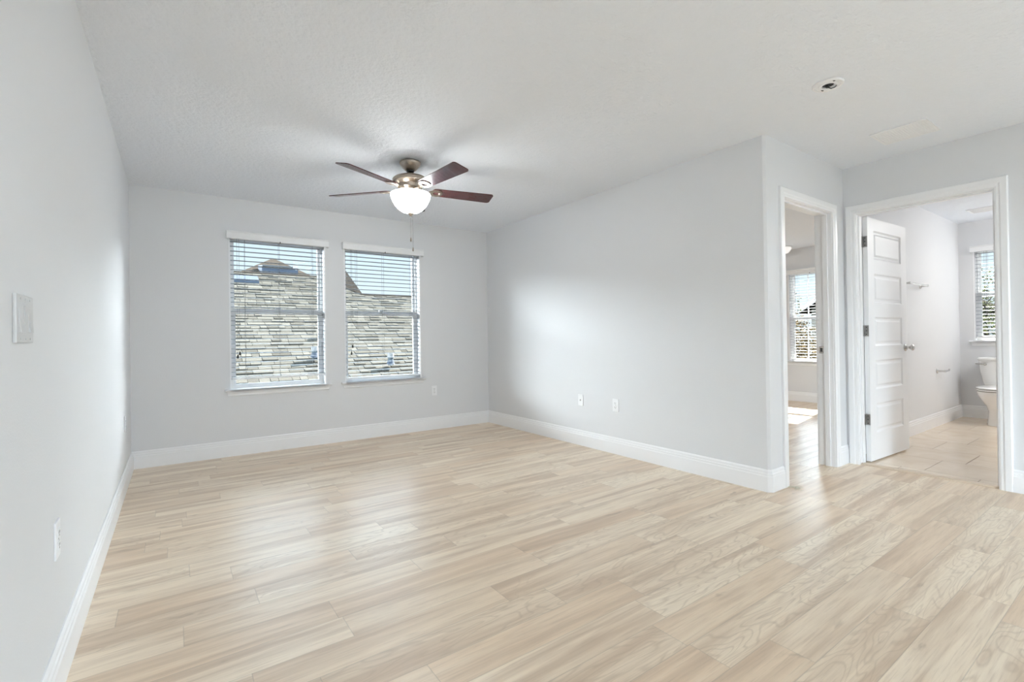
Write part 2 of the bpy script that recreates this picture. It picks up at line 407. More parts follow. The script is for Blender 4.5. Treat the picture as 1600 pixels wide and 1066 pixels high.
def holed(bm, lo, hi, axis, n0, n1, z0, z1, holes):
    """wall along an axis from lo to hi, thickness n0..n1 on the other axis, with rectangular holes (a, b, za, zb)"""
    def put(a, b, za, zb):
        if b - a < 1e-5 or zb - za < 1e-5: return
        if axis == 'x': bx(bm, a, n0, za, b, n1, zb)
        else: bx(bm, n0, a, za, n1, b, zb)
    cur = lo
    for a, b, za, zb in sorted(holes):
        put(cur, a, z0, z1); put(a, b, z0, za); put(a, b, zb, z1); cur = b
    put(cur, hi, z0, z1)

bm = new(); holed(bm, 0, XF + 0.16, 'x', D, D + 0.16, -0.05, H + 0.02, [(W1[0], W1[1], WZ0, WZ1), (W2[0], W2[1], WZ0, WZ1), (5.4, 5.95, WZ0, WZ1)])  # the third opening is for the added bedroom window
tag(obj('wall_back', bm, M_WALL), 'grey end wall with two windows side by side', 'wall', kind=S)
bm = new(); c = 0.016
prism(bm, [(W, D), (W, YP + c), (W + c, YP), (W + 0.12, YP), (W + 0.12, D)], -0.05, H + 0.02)
tag(obj('wall_right', bm, M_WALL), 'grey right wall of the empty room with two low wall plates', 'wall', kind=S)
JT = 0.018
bm = new(); holed(bm, W + 0.12, XB + 0.115, 'x', YP, YP + 0.115, -0.05, H + 0.02, [(D1[0] - JT, D1[1] + JT, -0.05, DZ + JT)])
tag(obj('wall_hall', bm, M_WALL), 'short grey wall holding the open bedroom doorway', 'wall', kind=S)
bm = new(); holed(bm, YO, YP, 'y', XB, XB + 0.115, -0.05, H + 0.02, [(D2[0] - JT, D2[1] + JT, -0.05, DZ + JT)])
tag(obj('wall_bathroom', bm, M_WALL), 'grey wall at far right holding the bathroom doorway', 'wall', kind=S)
tag(obj('wall_bathroom_left', box(XB + 0.115, BATHY, -0.05, XF, YP + 0.115, H + 0.02), M_WALL), 'bathroom side wall with the towel bar and paper holder', 'wall', kind=S)
tag(obj('wall_bathroom_right', box(XB + 0.115, 0.1, -0.05, XF, 0.2, H + 0.02), M_WALL), 'hidden bathroom wall beyond the door frame', 'wall', kind=S)
bm = new(); holed(bm, 0.1, D, 'y', XF, XF + 0.16, -0.05, H + 0.02, [(TW[0], TW[1], TZ[0], TZ[1]), (BW[0], BW[1], BZ[0], BZ[1])])
tag(obj('wall_far', bm, M_WALL), 'outer wall behind the toilet and at the end of the bedroom', 'wall', kind=S)
tag(obj('ceiling', box(-0.12, YO, H, XF + 0.16, D + 0.16, H + 0.12), M_CEIL), 'textured white ceiling above the rooms', 'ceiling', kind=S)
bm = new()
prism(bm, [(0, YO), (XB + 0.06, YO), (XB + 0.06, YP + 0.04), (XF, YP + 0.04), (XF, D), (0, D)], -0.06, 0)
tag(obj('floor', bm, M_FLOOR), 'pale oak plank floor running through room and bedroom', 'floor', kind=S)
tag(obj('floor_bathroom', box(XB + 0.06, 0.2, -0.06, XF, BATHY, 0.0), M_TILE), 'beige square tile floor in the bathroom', 'floor', kind=S)
# roof overhang added out of view to shade the back windows
tag(obj('shade_eave', box(-0.6, D + 0.16, 2.62, XF + 0.2, D + 0.55, 2.72), M_CAULK), 'white eave added out of view to shade the two windows', 'eave', kind=S)

tag(obj('sky_screen_wall', box(XF + 0.16, 0.0, -3.2, 24.0, 0.12, 9.0), M_SIDING), 'added unseen wall keeping rear sky light out of the bathroom window', 'wall', kind=S)  # stands out of view to block bright rear sky from the bathroom
# baseboards
BH = 0.150
PR = [(0, 0), (0.017, 0), (0.017, 0.103), (0.0135, 0.110), (0.0135, 0.122), (0.0095, 0.127), (0.0095, 0.141), (0.004, BH), (0, BH)]
def baseboard(name, path, label):
    bm = new(); sweep_plan(bm, path, PR)
    tag(obj(name, bm, M_TRIM), label, 'baseboard', kind=S)
CW = 0.067
baseboard('baseboard_left', [(0, D), (0, YO)], 'white baseboard along the long left wall')
baseboard('baseboard_back', [(W, D), (0, D)], 'white baseboard under the two windows')
baseboard('baseboard_right', [(D1[0] - CW - 0.004, YP), (W + c, YP), (W, YP + c), (W, D)], 'white baseboard of the right wall, turning the corner to the bedroom doorway')
baseboard('baseboard_hall', [(XB, YP), (D1[1] + CW + 0.004, YP)], 'short white baseboard between the bedroom and bathroom doorways')
baseboard('baseboard_bathroom_wall', [(XB, YO), (XB, D2[0] - CW - 0.004)], 'white baseboard right of the bathroom doorway')
baseboard('baseboard_bathroom', [(XF, 0.2), (XF, BATHY), (XB + 0.115 + 0.02, BATHY)], 'white baseboard inside the bathroom, behind the toilet and door')
baseboard('baseboard_bedroom', [(XF, YP + 0.115), (XF, D), (W + 0.12, D)], 'white baseboard under the bedroom window')

# ------------------------------------------------------------------ door frames
CPROF = [(0.0, 0.0), (0.0, 0.011), (0.010, 0.014), (0.022, 0.014), (0.030, 0.018), (CW - 0.006, 0.019), (CW, 0.015), (CW, 0.0)]
def casing_mesh(w, h, y, sgn, rev=0.004):
    """door casing in local frame: opening x 0..w, z 0..h, on the face y, standing out by sgn"""
    bm = new()
    rings = []
    for kx, kz in ((0, 0), (0, 1), (1, 1), (1, 0)):
        ring = []
        for u, v in CPROF:
            u = u + rev
            ring.append(((w + u) if kx else -u, y + sgn * v, (h + u) if kz else 0.0))
        rings.append(ring)
    loft(bm, rings); return bm
def door_frame(root, w, h, t, stop_y):
    """local frame: x along the wall, y through the wall (0 = room face, t = far face)"""
    obj('casing', casing_mesh(w, h, 0, -1), M_TRIM, root)
    obj('casing', casing_mesh(w, h, t, 1), M_TRIM, root)
    bm = new(); j = JT
    bx(bm, -j, 0, 0, 0, t, h + j); bx(bm, w, 0, 0, w + j, t, h + j); bx(bm, 0, 0, h, w, t, h + j)
    obj('jamb', bm, M_TRIM, root)
    bm = new(); a, b = stop_y
    bx(bm, 0, a, 0, 0.011, b, h); bx(bm, w - 0.011, a, 0, w, b, h); bx(bm, 0.011, a, h - 0.011, w - 0.011, b, h)
    obj('door_stop', bm, M_TRIM, root)

d1 = thing('door_1', (D1[0], YP, 0), 0, 'white frame of the open doorway leading to the sunlit bedroom', 'door frame', kind=S)
door_frame(d1, D1[1] - D1[0], DZ, 0.115, (0.03, 0.065))
bm = new(); w1 = D1[1] - D1[0]
bx(bm, w1 - 0.002, 0.068, 0.912, w1 + 0.001, 0.104, 0.970)
sp = obj('strike_plate', bm, M_CHROME, d1); sp['label'] = 'metal strike plate'
obj('latch_hole', box(w1 - 0.003, 0.078, 0.926, w1 - 0.0015, 0.096, 0.956), M_DARK, sp)

# bathroom door: local x runs toward -y of the world, local y toward +x
d2 = thing('door_2', (XB, D2[1], 0), -PI / 2, 'white five-panel bathroom door standing open in its frame', 'door', kind=S)
w2 = D2[1] - D2[0]
door_frame(d2, w2, DZ, 0.115, (0.035, 0.07))
# leaf: in local frame it stands perpendicular to the wall at x 0.002..0.037, y from t to t+0.80
def leaf_mesh(L, Hh, T):
    """five-panel leaf; x thickness 0..T, y 0..L, z 0..Hh; moulded panels pressed into both faces"""
    bm = new()
    stile = 0.118
    zs = [0.235, 0.235 + 0.0]
    ph, gap = 0.245, 0.118
    panels = []
    z = 0.225
    for k in range(5):
        panels.append((z, z + ph)); z += ph + gap
    ys = [0, stile, L - stile, L]
    zc = [0]
    for a, b in panels: zc += [a, b]
    zc.append(Hh)
    for X, sg in ((0.0, 1), (T, -1)):
        for iz in range(len(zc) - 1):
            for iy in range(3):
                y0, y1, z0, z1 = ys[iy], ys[iy + 1], zc[iz], zc[iz + 1]
                if iy == 1 and iz % 2 == 1:
                    # ogee: slope in, flat groove, slope out, raised field
                    steps = [(0, 0), (0.014, 0.009), (0.026, 0.009), (0.042, 0.003)]
                    prev = None
                    for ins, dep in steps:
                        r = [bm.verts.new((X + sg * dep, a, b)) for a, b in ((y0 + ins, z0 + ins), (y1 - ins, z0 + ins), (y1 - ins, z1 - ins), (y0 + ins, z1 - ins))]
                        if prev:
                            for i in range(4): bm.faces.new((prev[i], prev[(i + 1) % 4], r[(i + 1) % 4], r[i]))
                        prev = r
                    bm.faces.new(prev)
                else:
                    bm.faces.new([bm.verts.new((X, a, b)) for a, b in ((y0, z0), (y1, z0), (y1, z1), (y0, z1))])
    for q in (((0, 0, 0), (T, 0, 0), (T, 0, Hh), (0, 0, Hh)), ((0, L, 0), (T, L, 0), (T, L, Hh), (0, L, Hh)), ((0, 0, 0), (T, 0, 0), (T, L, 0), (0, L, 0)), ((0, 0, Hh), (T, 0, Hh), (T, L, Hh), (0, L, Hh))):
        bm.faces.new([bm.verts.new(p) for p in q])
    return bm
LL, LH, LT = 0.80, 2.022, 0.035
leaf = obj('door_leaf', leaf_mesh(LL, LH, LT), M_DOOR, d2)
leaf.location = (0.0, 0.125, 0.012); leaf.rotation_euler = (0, 0, math.radians(-2.4))
for hz in (0.345, 1.08, 1.82):
    bm = new()
    bx(bm, 0.004, -0.0025, hz - 0.045, 0.034, 0.0, hz + 0.045)                       # plate on the leaf's edge
    tube(bm, [(-0.004, -0.006, hz - 0.045), (-0.004, -0.006, hz + 0.045)], 0.006, 10)
    bx(bm, 0.0, -0.045, hz - 0.045, 0.003, -0.008, hz + 0.045)                      # plate on the jamb
    hg = obj('hinge', bm, M_HINGE, leaf); hg['label'] = 'grey steel hinge'
    bm = new()
    for dz_ in (-0.03, 0, 0.03):
        lathe(bm, [(0, -0.0040), (0.004, -0.0038), (0.004, -0.0020)], (0.018, 0, hz - 0.0 + dz_), 10, axis='Y')
    # screws are fine detail of the hinge face
    sc_me = obj('hinge_screws', bm, M_DARK, hg)
for sgn in (1, -1):
    bm = new(); x0 = LT if sgn > 0 else 0.0
    lathe(bm, [(0, 0), (0.032, 0), (0.032, 0.006 * sgn), (0.026, 0.012 * sgn), (0.012, 0.014 * sgn), (0.011, 0.035 * sgn), (0.020, 0.042 * sgn), (0.027, 0.052 * sgn), (0.027, 0.060 * sgn), (0.018, 0.068 * sgn), (0, 0.070 * sgn)], (x0, LL - 0.06, 0.925), 24, axis='X')
    k = obj('knob', bm, M_CHROME, leaf, True); k['label'] = 'satin metal round door knob'
obj('latch', box(0.010, LL - 0.001, 0.90, 0.026, LL + 0.001, 0.955), M_CHROME, leaf)

# tile threshold
bm = new()
prism(bm, [(XB + 0.002, D2[0] + 0.001), (XB + 0.062, D2[0] + 0.001), (XB + 0.062, D2[1] - 0.001), (XB + 0.002, D2[1] - 0.001)], 0.0, 0.004)
loft(bm, [[(XB + 0.002, y, 0.0), (XB + 0.014, y, 0.010), (XB + 0.052, y, 0.012), (XB + 0.066, y, 0.0)] for y in (D2[0] + 0.001, D2[1] - 0.001)])
tag(obj('trim_1', bm, M_THRESH), 'pale wood-coloured threshold strip in the bathroom doorway', 'threshold', kind=S)

# ------------------------------------------------------------------ windows
def ring_box(bm, x0, x1, z0, z1, y0, y1, wl, wr, wb, wt):
    bx(bm, x0, y0, z0, x0 + wl, y1, z1); bx(bm, x1 - wr, y0, z0, x1, y1, z1)
    bx(bm, x0 + wl, y0, z0, x1 - wr, y1, z0 + wb); bx(bm, x0 + wl, y0, z1 - wt, x1 - wr, y1, z1)
def window(name, loc, rz, w, h, rail, label, grid=None, casing=False):
    """local frame: x along the wall seen from inside, y outward, z up from the opening's bottom edge"""
    r = thing(name, loc, rz, label, 'window', kind=S)
    bm = new(); t = 0.012
    bx(bm, 0, -0.001, 0, t, 0.085, h); bx(bm, w - t, -0.001, 0, w, 0.085, h); bx(bm, t, -0.001, h - t, w - t, 0.085, h)
    obj('jamb_liner', bm, M_TRIM, r)
    bm = new(); ring_box(bm, 0, w, 0, h, 0.085, 0.155, 0.028, 0.028, 0.014, 0.028)
    obj('frame', bm, M_VINYL, r)
    bm = new(); ring_box(bm, 0.028, w - 0.028, rail, h - 0.028, 0.118, 0.142, 0.024, 0.024, 0.052, 0.026)
    up_ = obj('sash', bm, M_VINYL, r)
    bm = new(); ring_box(bm, 0.028, w - 0.028, 0.014, rail + 0.052, 0.090, 0.116, 0.030, 0.030, 0.026, 0.052)
    bx(bm, w / 2 - 0.03, 0.082, rail + 0.052, w / 2 + 0.03, 0.105, rail + 0.062)
    lo_ = obj('sash', bm, M_VINYL, r)
    obj('pane', box(0.052, 0.128, rail + 0.052, w - 0.052, 0.131, h - 0.054), M_GLASS, up_)
    obj('pane', box(0.058, 0.101, 0.040, w - 0.058, 0.104, rail), M_GLASS, lo_)
    if grid:
        nx, nz = grid
        for sash, za, zb, y, ins in ((up_, rail + 0.052, h - 0.054, 0.1265, 0.052), (lo_, 0.040, rail, 0.0995, 0.058)):
            bm = new()
            for k in range(1, nx):
                x = ins + (w - 2 * ins) * k / nx; bx(bm, x - 0.009, y - 0.005, za, x + 0.009, y, zb)
            for k in range(1, nz):
                z = za + (zb - za) * k / nz; bx(bm, ins, y - 0.0048, z - 0.009, w - ins, y - 0.0002, z + 0.009)
            obj('muntin', bm, M_VINYL, sash)
    # stool and apron
    bm = new()
    loft(bm, [[(x, 0.086, -0.002), (x, 0.086, -0.020), (x, -0.040, -0.020), (x, -0.047, -0.014), (x, -0.048, -0.008), (x, -0.042, -0.001), (x, -0.034, 0.0)] for x in (0.001, w - 0.001)])
    loft(bm, [[(x, -0.0005, 0.0), (x, -0.0005, -0.020), (x, -0.040, -0.020), (x, -0.047, -0.014), (x, -0.048, -0.008), (x, -0.042, -0.001), (x, -0.034, 0.0)] for x in (-0.042, w + 0.045)])
    obj('sill', bm, M_TRIM, r)
    bm = new()
    P0, P1 = [], []
    pr = [(-0.0, -0.020), (-0.020, -0.020), (-0.020, -0.034), (-0.015, -0.048), (-0.015, -0.058), (-0.010, -0.066), (0, -0.066)]
    loft(bm, [[(-0.025 + 0.35 * (-0.020 - z) * 0.4, y, z) for y, z in pr], [(w + 0.028 - 0.35 * (-0.020 - z) * 0.4, y, z) for y, z in pr]])
    obj('apron', bm, M_TRIM, r)
    return r
RAIL = 1.350 - WZ0
window('window_1', (W1[0], D, WZ0), 0, W1[1] - W1[0], WZ1 - WZ0, RAIL, 'left of the two windows in the end wall, facing a shingled roof with a peak')
window('window_2', (W2[0], D, WZ0), 0, W2[1] - W2[0], WZ1 - WZ0, RAIL, 'right of the two windows in the end wall, nearest the room corner')
window('window_3', (XF, BW[1], BZ[0]), -PI / 2, BW[1] - BW[0], BZ[1] - BZ[0], 1.30 - BZ[0], 'gridded bedroom window seen through the narrow doorway', grid=(3, 2))
window('added_window', (5.4, D, WZ0), 0, 0.55, WZ1 - WZ0, RAIL, 'added bedroom window for extra light, unseen behind the right wall')  # extra unseen window, lets more sky light into the bedroom
window('window_4', (XF, TW[1], TZ[0]), -PI / 2, TW[1] - TW[0], TZ[1] - TZ[0], 1.50 - TZ[0], 'bathroom window above the toilet tank')

def blind(loc, rz, w, ztop, zbot, pitch_, tilt, label, group, vh=0.078, wand_x=0.10, cords=((0.075, 1.0), (0.060, 1.03)), ladders=(0.13, 0.5, 0.87), tassel_mat=None, sw=0.025):
    """horizontal slat blind hung in a window recess; local z is world height"""
    r = thing('window_blind', loc, rz, label, 'blind', group)
    # valance with returned ends, outside the recess
    bm = new(); x0, x1 = -0.020, w + 0.026
    pr = [(-0.0005, 0.0), (-0.012, 0.0), (-0.012, 0.0), (-0.0005, vh)]
    front = [(-0.046, 0.004), (-0.050, 0.010), (-0.050, vh - 0.016), (-0.055, vh - 0.010), (-0.055, vh - 0.003), (-0.051, vh), (-0.038, vh), (-0.038, 0.004)]
    loft(bm, [[(x, y, ztop + z) for y, z in front] for x in (x0, x1)])
    for xa, xb_ in ((x0, x0 + 0.010), (x1 - 0.010, x1)):
        bx(bm, xa, -0.0385, ztop + 0.004, xb_, -0.0006, ztop + vh)
    obj('valance', bm, M_VALANCE, r)
    obj('headrail', box(0.016, 0.008, ztop + 0.012, w - 0.016, 0.058, ztop + 0.048), M_VALANCE, r)
    # slats
    bm = new(); z = ztop + 0.004 - pitch_ * 0.35; yc = 0.036; n = 0
    ct, st = math.cos(tilt), math.sin(tilt)
    top_z = z
    while z > zbot + 0.022:
        sect = []
        for u, b_ in ((-sw, 0.0), (-sw / 2, 0.0016), (0.0, 0.0022), (sw / 2, 0.0016), (sw, 0.0)):
            sect.append((u, b_ + 0.0013))
        for u, b_ in ((sw, 0.0), (sw / 2, 0.0016), (0.0, 0.0022), (-sw / 2, 0.0016), (-sw, 0.0)):
            sect.append((u, b_ - 0.0013))
        dz_ = random.uniform(-0.0008, 0.0008); dx_ = random.uniform(-0.0015, 0.0015)
        loft(bm, [[(x + dx_, yc + u * ct - v * st, z + dz_ + u * st + v * ct) for u, v in sect] for x in (0.017, w - 0.017)])
        z -= pitch_; n += 1
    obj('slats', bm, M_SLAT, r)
    obj('bottom_rail', box(0.016, 0.010, zbot, w - 0.016, 0.062, zbot + 0.018, bev=0.004), M_VALANCE, r)
    for lx in ladders:
        bm = new()
        for yy in (0.0085, 0.0635):
            tube(bm, [(lx * w, yy, ztop + 0.012), (lx * w, yy, zbot + 0.015)], 0.0011, 6)
        obj('ladder_cord', bm, M_CORD, r)
    for cx, ln in cords:
        zt = ln
        bm = new(); tube(bm, [(cx, 0.003, ztop + 0.012), (cx, 0.003, zt)], 0.0011, 6)
        cd = obj('lift_cord', bm, M_CORD, r)
        bm = new(); lathe(bm, [(0, 0.002), (0.004, 0), (0.009, -0.018), (0.010, -0.032), (0.006, -0.036), (0, -0.036)], (cx, 0.003, zt), 12)
        ts = obj('tassel', bm, tassel_mat or M_BLACK, cd, True); ts['label'] = 'small black cord tassel'
    bm = new()
    bx(bm, w * 0.5 - 0.004, -0.056, ztop - 0.004, w * 0.5 + 0.004, -0.049, ztop + 0.012)
    obj('valance_clip', bm, M_CORD, r)
    return r
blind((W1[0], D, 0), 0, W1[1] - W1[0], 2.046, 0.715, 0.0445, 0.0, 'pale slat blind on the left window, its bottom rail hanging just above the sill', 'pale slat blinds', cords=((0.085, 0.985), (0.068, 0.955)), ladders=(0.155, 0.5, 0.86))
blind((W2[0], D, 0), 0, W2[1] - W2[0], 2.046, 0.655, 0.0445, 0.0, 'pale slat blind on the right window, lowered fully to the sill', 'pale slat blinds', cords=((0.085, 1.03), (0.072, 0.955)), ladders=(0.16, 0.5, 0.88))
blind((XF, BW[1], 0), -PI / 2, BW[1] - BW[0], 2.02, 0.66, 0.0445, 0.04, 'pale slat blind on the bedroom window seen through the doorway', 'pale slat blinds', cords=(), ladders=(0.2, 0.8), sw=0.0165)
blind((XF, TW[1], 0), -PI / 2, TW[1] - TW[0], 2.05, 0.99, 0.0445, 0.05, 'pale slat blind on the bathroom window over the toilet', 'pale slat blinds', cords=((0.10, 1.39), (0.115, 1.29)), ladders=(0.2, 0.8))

# ------------------------------------------------------------------ wall plates
def plate_mesh(w, h, t=0.006):
    bm = new(); bx(bm, -w / 2, -t, -h / 2, w / 2, 0, h / 2, bev=0.0025); return bm
def outlet(loc, rz, label):
    """duplex outlet; local -y faces the room"""
    r = thing('outlet', loc, rz, label, 'outlet', 'duplex outlets low on the walls')
    obj('cover_plate', plate_mesh(0.071, 0.116), M_PLASTIC, r)
    for s in (1, -1):
        zc = s * 0.0195
        bm = new(); bx(bm, -0.0165, -0.0085, zc - 0.0135, 0.0165, -0.005, zc + 0.0135, bev=0.002)
        rc = obj('receptacle', bm, M_PLASTIC, r)
        bm = new(); bx(bm, -0.0075, -0.0089, zc - 0.002, -0.0050, -0.0084, zc + 0.008); bx(bm, 0.0050, -0.0089, zc - 0.001, 0.0072, -0.0084, zc + 0.007)
        lathe(bm, [(0, -0.0089), (0.0025, -0.0089), (0.0025, -0.0084)], (0, 0, zc - 0.0075), 10, axis='Y')
        obj('slots', bm, M_DARK, rc)
    bm = new(); lathe(bm, [(0, -0.0072), (0.003, -0.0070), (0.0032, -0.0055)], (0, 0, 0), 12, axis='Y')
    obj('screw', bm, M_CHROME, r)
    return r
outlet((0, 2.427, 0.465), PI / 2, 'white wall outlet low on the left wall, nearest the camera')
outlet((0, 4.945, 0.478), PI / 2, 'white wall outlet low on the left wall, near the far corner')
outlet((2.843, D, 0.461), 0, 'white wall outlet low on the end wall, right of the windows')
outlet((W, 3.421, 0.444), -PI / 2, 'white duplex outlet low on the right wall')
r = thing('cable_jack', (W, 3.882, 0.449), -PI / 2, 'small white wall plate with a dark centre jack on the right wall', 'cable jack')
obj('cover_plate', plate_mesh(0.068, 0.112), M_PLASTIC, r)
bm = new(); lathe(bm, [(0, -0.014), (0.0045, -0.014), (0.0045, -0.008), (0.0075, -0.008), (0.0075, -0.005)], (0, 0, 0), 14, axis='Y')
obj('coax_connector', bm, M_HINGE, r)
for s in (1, -1):
    bm = new(); lathe(bm, [(0, -0.0072), (0.003, -0.0070), (0.0032, -0.0055)], (0, 0, s * 0.042), 10, axis='Y')
    obj('screw', bm, M_PLASTIC, r)

r = thing('light_switch', (0, 2.036, 1.139), PI / 2, 'white three-rocker light switch plate on the left wall', 'light switch')
obj('cover_plate', plate_mesh(0.163, 0.118, 0.0075), M_SWITCH, r)
for k, tl in ((-1, 0.075), (0, -0.075), (1, 0.075)):
    bm = new(); xc = k * 0.046; hh, ww = 0.033, 0.0165
    za, zb = -0.0075 - hh * tl, -0.0075 + hh * tl
    top, bot = -0.0095 + hh * tl, -0.0095 - hh * tl
    loft(bm, [[(xc - ww, -0.004, -hh), (xc + ww, -0.004, -hh), (xc + ww, -0.004, hh), (xc - ww, -0.004, hh)],
              [(xc - ww, bot, -hh), (xc + ww, bot, -hh), (xc + ww, top, hh), (xc - ww, top, hh)]])
    rk = obj('rocker', bm, M_SWITCH, r)
    for s in (1, -1):
        bm = new(); lathe(bm, [(0, -0.0092), (0.003, -0.0088), (0.0032, -0.0070)], (xc, 0, s * 0.0485), 10, axis='Y')
        obj('screw', bm, M_SWITCH, r)

# ------------------------------------------------------------------ ceiling fan
FX, FY = 1.803, 3.815
fan = thing('ceiling_fan', (FX, FY, H), 0, 'five-blade ceiling fan with brushed nickel motor, dark blades and a lit frosted bowl', 'ceiling fan')
def fz(z): return z - H
def lat(prof): 
    bm = new(); lathe(bm, [(r_, fz(z)) for r_, z in prof], seg=48); return bm
obj('canopy', lat([(0, 2.4395), (0.074, 2.4395), (0.080, 2.434), (0.080, 2.424), (0.076, 2.418), (0.072, 2.410), (0.058, 2.392), (0.044, 2.376), (0.038, 2.372), (0.03, 2.371), (0, 2.371)]), M_NICKEL, fan, True)
obj('ball_joint', lat([(0, 2.3705), (0.030, 2.3705), (0.028, 2.362), (0.016, 2.356), (0, 2.356)]), M_BRONZE, fan, True)
obj('downrod', lat([(0, 2.3555), (0.0125, 2.3555), (0.0125, 2.346), (0.022, 2.344), (0.024, 2.336), (0, 2.336)]), M_BRONZE, fan, True)
obj('motor_housing', lat([(0, 2.3355), (0.045, 2.3355), (0.085, 2.328), (0.118, 2.316), (0.132, 2.304), (0.135, 2.298), (0.131, 2.296), (0.131, 2.282), (0.126, 2.276), (0.108, 2.268), (0.096, 2.262), (0.090, 2.250), (0.088, 2.238), (0.080, 2.230), (0, 2.230)]), M_NICKEL, fan, True)
obj('switch_housing', lat([(0, 2.2295), (0.072, 2.2295), (0.068, 2.222), (0.056, 2.214), (0.054, 2.200), (0.060, 2.192), (0.075, 2.196), (0.120, 2.1945), (0.149, 2.192), (0.149, 2.1905), (0, 2.1905)]), M_NICKEL, fan, True)
# bowl: open at the top, double-walled
bo = [(0.147, 2.190), (0.151, 2.186), (0.150, 2.178), (0.145, 2.160), (0.134, 2.132), (0.118, 2.104), (0.095, 2.078), (0.066, 2.058), (0.030, 2.046), (0.010, 2.045)]
bi = [(r_ - 0.004 if r_ > 0.02 else r_, z + 0.004) for r_, z in reversed(bo)]
bm = new(); lathe(bm, [(r_, fz(z)) for r_, z in bo + bi + [bo[0]]], seg=64)
bowl = obj('light_bowl', bm, M_FROST, fan, True); bowl['label'] = 'glowing frosted glass bowl'
bm = new(); lathe(bm, [(0, fz(2.0445)), (0.024, fz(2.0445)), (0.024, fz(2.041)), (0.014, fz(2.034)), (0.010, fz(2.026)), (0.006, fz(2.020)), (0, fz(2.019))], seg=24)
obj('finial', bm, M_NICKEL, fan, True)
bm = new(); tube(bm, [(0, 0, fz(2.1885)), (0, 0, fz(2.040))], 0.004, 8)
obj('centre_rod', bm, M_NICKEL, fan)
ROT = math.radians(-11)
for k in range(5):
    a = ROT + k * 2 * PI / 5
    R = Matrix.Rotation(a, 4, 'Z')
    # iron: arm from the motor flaring into a rounded open bracket under the blade
    pitch_b = math.radians(13)
    P = Matrix.Rotation(-pitch_b, 4, 'X')
    bm = new()
    tube(bm, [(0.060, 0, -0.222), (0.095, 0, -0.226), (0.125, 0, -0.228), (0.150, 0, -0.2205)], [0.010, 0.011, 0.010, 0.008], 10)
    outer, inner = [], []
    for i in range(28):
        t = 2 * PI * i / 28
        ox = 0.195 + 0.055 * math.cos(t); oy = (0.043 - 0.010 * math.cos(t) * (-1)) * math.sin(t)
        outer.append((ox, oy)); inner.append((0.203 + 0.030 * math.cos(t), 0.021 * math.sin(t)))
    for zt, zb in ((0.0, -0.007),):
        O1 = [bm.verts.new(P @ Vector((x, y, zt))) for x, y in outer]; I1 = [bm.verts.new(P @ Vector((x, y, zt))) for x, y in inner]
        O2 = [bm.verts.new(P @ Vector((x, y, zb))) for x, y in outer]; I2 = [bm.verts.new(P @ Vector((x, y, zb))) for x, y in inner]
        n = len(O1)
        for i in range(n):
            j = (i + 1) % n
            bm.faces.new((O1[i], O1[j], I1[j], I1[i])); bm.faces.new((O2[j], O2[i], I2[i], I2[j]))
            bm.faces.new((O1[j], O1[i], O2[i], O2[j])); bm.faces.new((I1[i], I1[j], I2[j], I2[i]))
        for v in O1 + I1 + O2 + I2: v.co.z -= 0.2180
    bm.transform(R)
    arm = obj('blade_arm', bm, M_NICKEL, fan, True)
    # blade
    bm = new()
    r0, r1, wa, wb = 0.168, 0.665, 0.052, 0.066
    outl = []
    def arc(cx, cy, rad, a0, a1, n=6):
        for i in range(n + 1):
            t = a0 + (a1 - a0) * i / n; outl.append((cx + rad * math.cos(t), cy + rad * math.sin(t)))
    arc(r1 - 0.022, wb - 0.022, 0.022, PI / 2, 0); arc(r1 - 0.022, -wb + 0.022, 0.022, 0, -PI / 2)
    arc(r0 + 0.03, -wa + 0.03, 0.03, -PI / 2, -PI); arc(r0 + 0.03, wa - 0.03, 0.03, PI, PI / 2)
    lo = [bm.verts.new(P @ Vector((x, y, 0.0006))) for x, y in outl]; hi = [bm.verts.new(P @ Vector((x, y, 0.0064))) for x, y in outl]
    bm.faces.new(lo); bm.faces.new(hi[::-1]); n = len(outl)
    for i in range(n): bm.faces.new((lo[i], lo[(i + 1) % n], hi[(i + 1) % n], hi[i]))
    for v in bm.verts: v.co.z -= 0.2180
    b_ = obj('blade', bm, M_MAHOG, fan)
    b_.rotation_euler = (0, 0, a)
for dx_, zend in ((-0.004, 1.825), (0.012, 1.752)):
    bm = new(); tube(bm, [(dx_, -0.006, fz(2.022)), (dx_, -0.006, fz(zend + 0.03))], 0.0013, 6)
    ch = obj('pull_chain', bm, M_CHROME, fan)
    bm = new(); lathe(bm, [(0, fz(zend + 0.032)), (0.003, fz(zend + 0.031)), (0.0065, fz(zend + 0.012)), (0.0065, fz(zend + 0.004)), (0.003, fz(zend)), (0, fz(zend))], (dx_, -0.006, 0), 12)
    obj('chain_pendant', bm, M_NICKEL, ch, True)
for k in range(2):                                   # the two bulbs in the bowl
    a = 0.6 + k * PI
    bm = new(); lathe(bm, [(0, 0.0), (0.010, 0), (0.013, -0.02), (0.024, -0.045), (0.028, -0.06), (0.022, -0.08), (0, -0.088)], (0.062 * math.cos(a), 0.062 * math.sin(a), fz(2.180)), 16)
    obj('bulb', bm, mat('lit_bulb', (1, 1, 1), 0.4, emit=(1.0, 0.92, 0.80), estr=6.0), bowl, True)
    lp = bpy.data.lights.new('fan_bulb_light', 'POINT'); lp.energy = FAN_BULB; lp.color = (1.0, 0.97, 0.92); lp.shadow_soft_size = 0.012
    lo_ = bpy.data.objects.new('fan_bulb_light', lp); COL.objects.link(lo_); lo_.parent = fan
    lo_.location = (0.085 * math.cos(a), 0.085 * math.sin(a), fz(2.208))

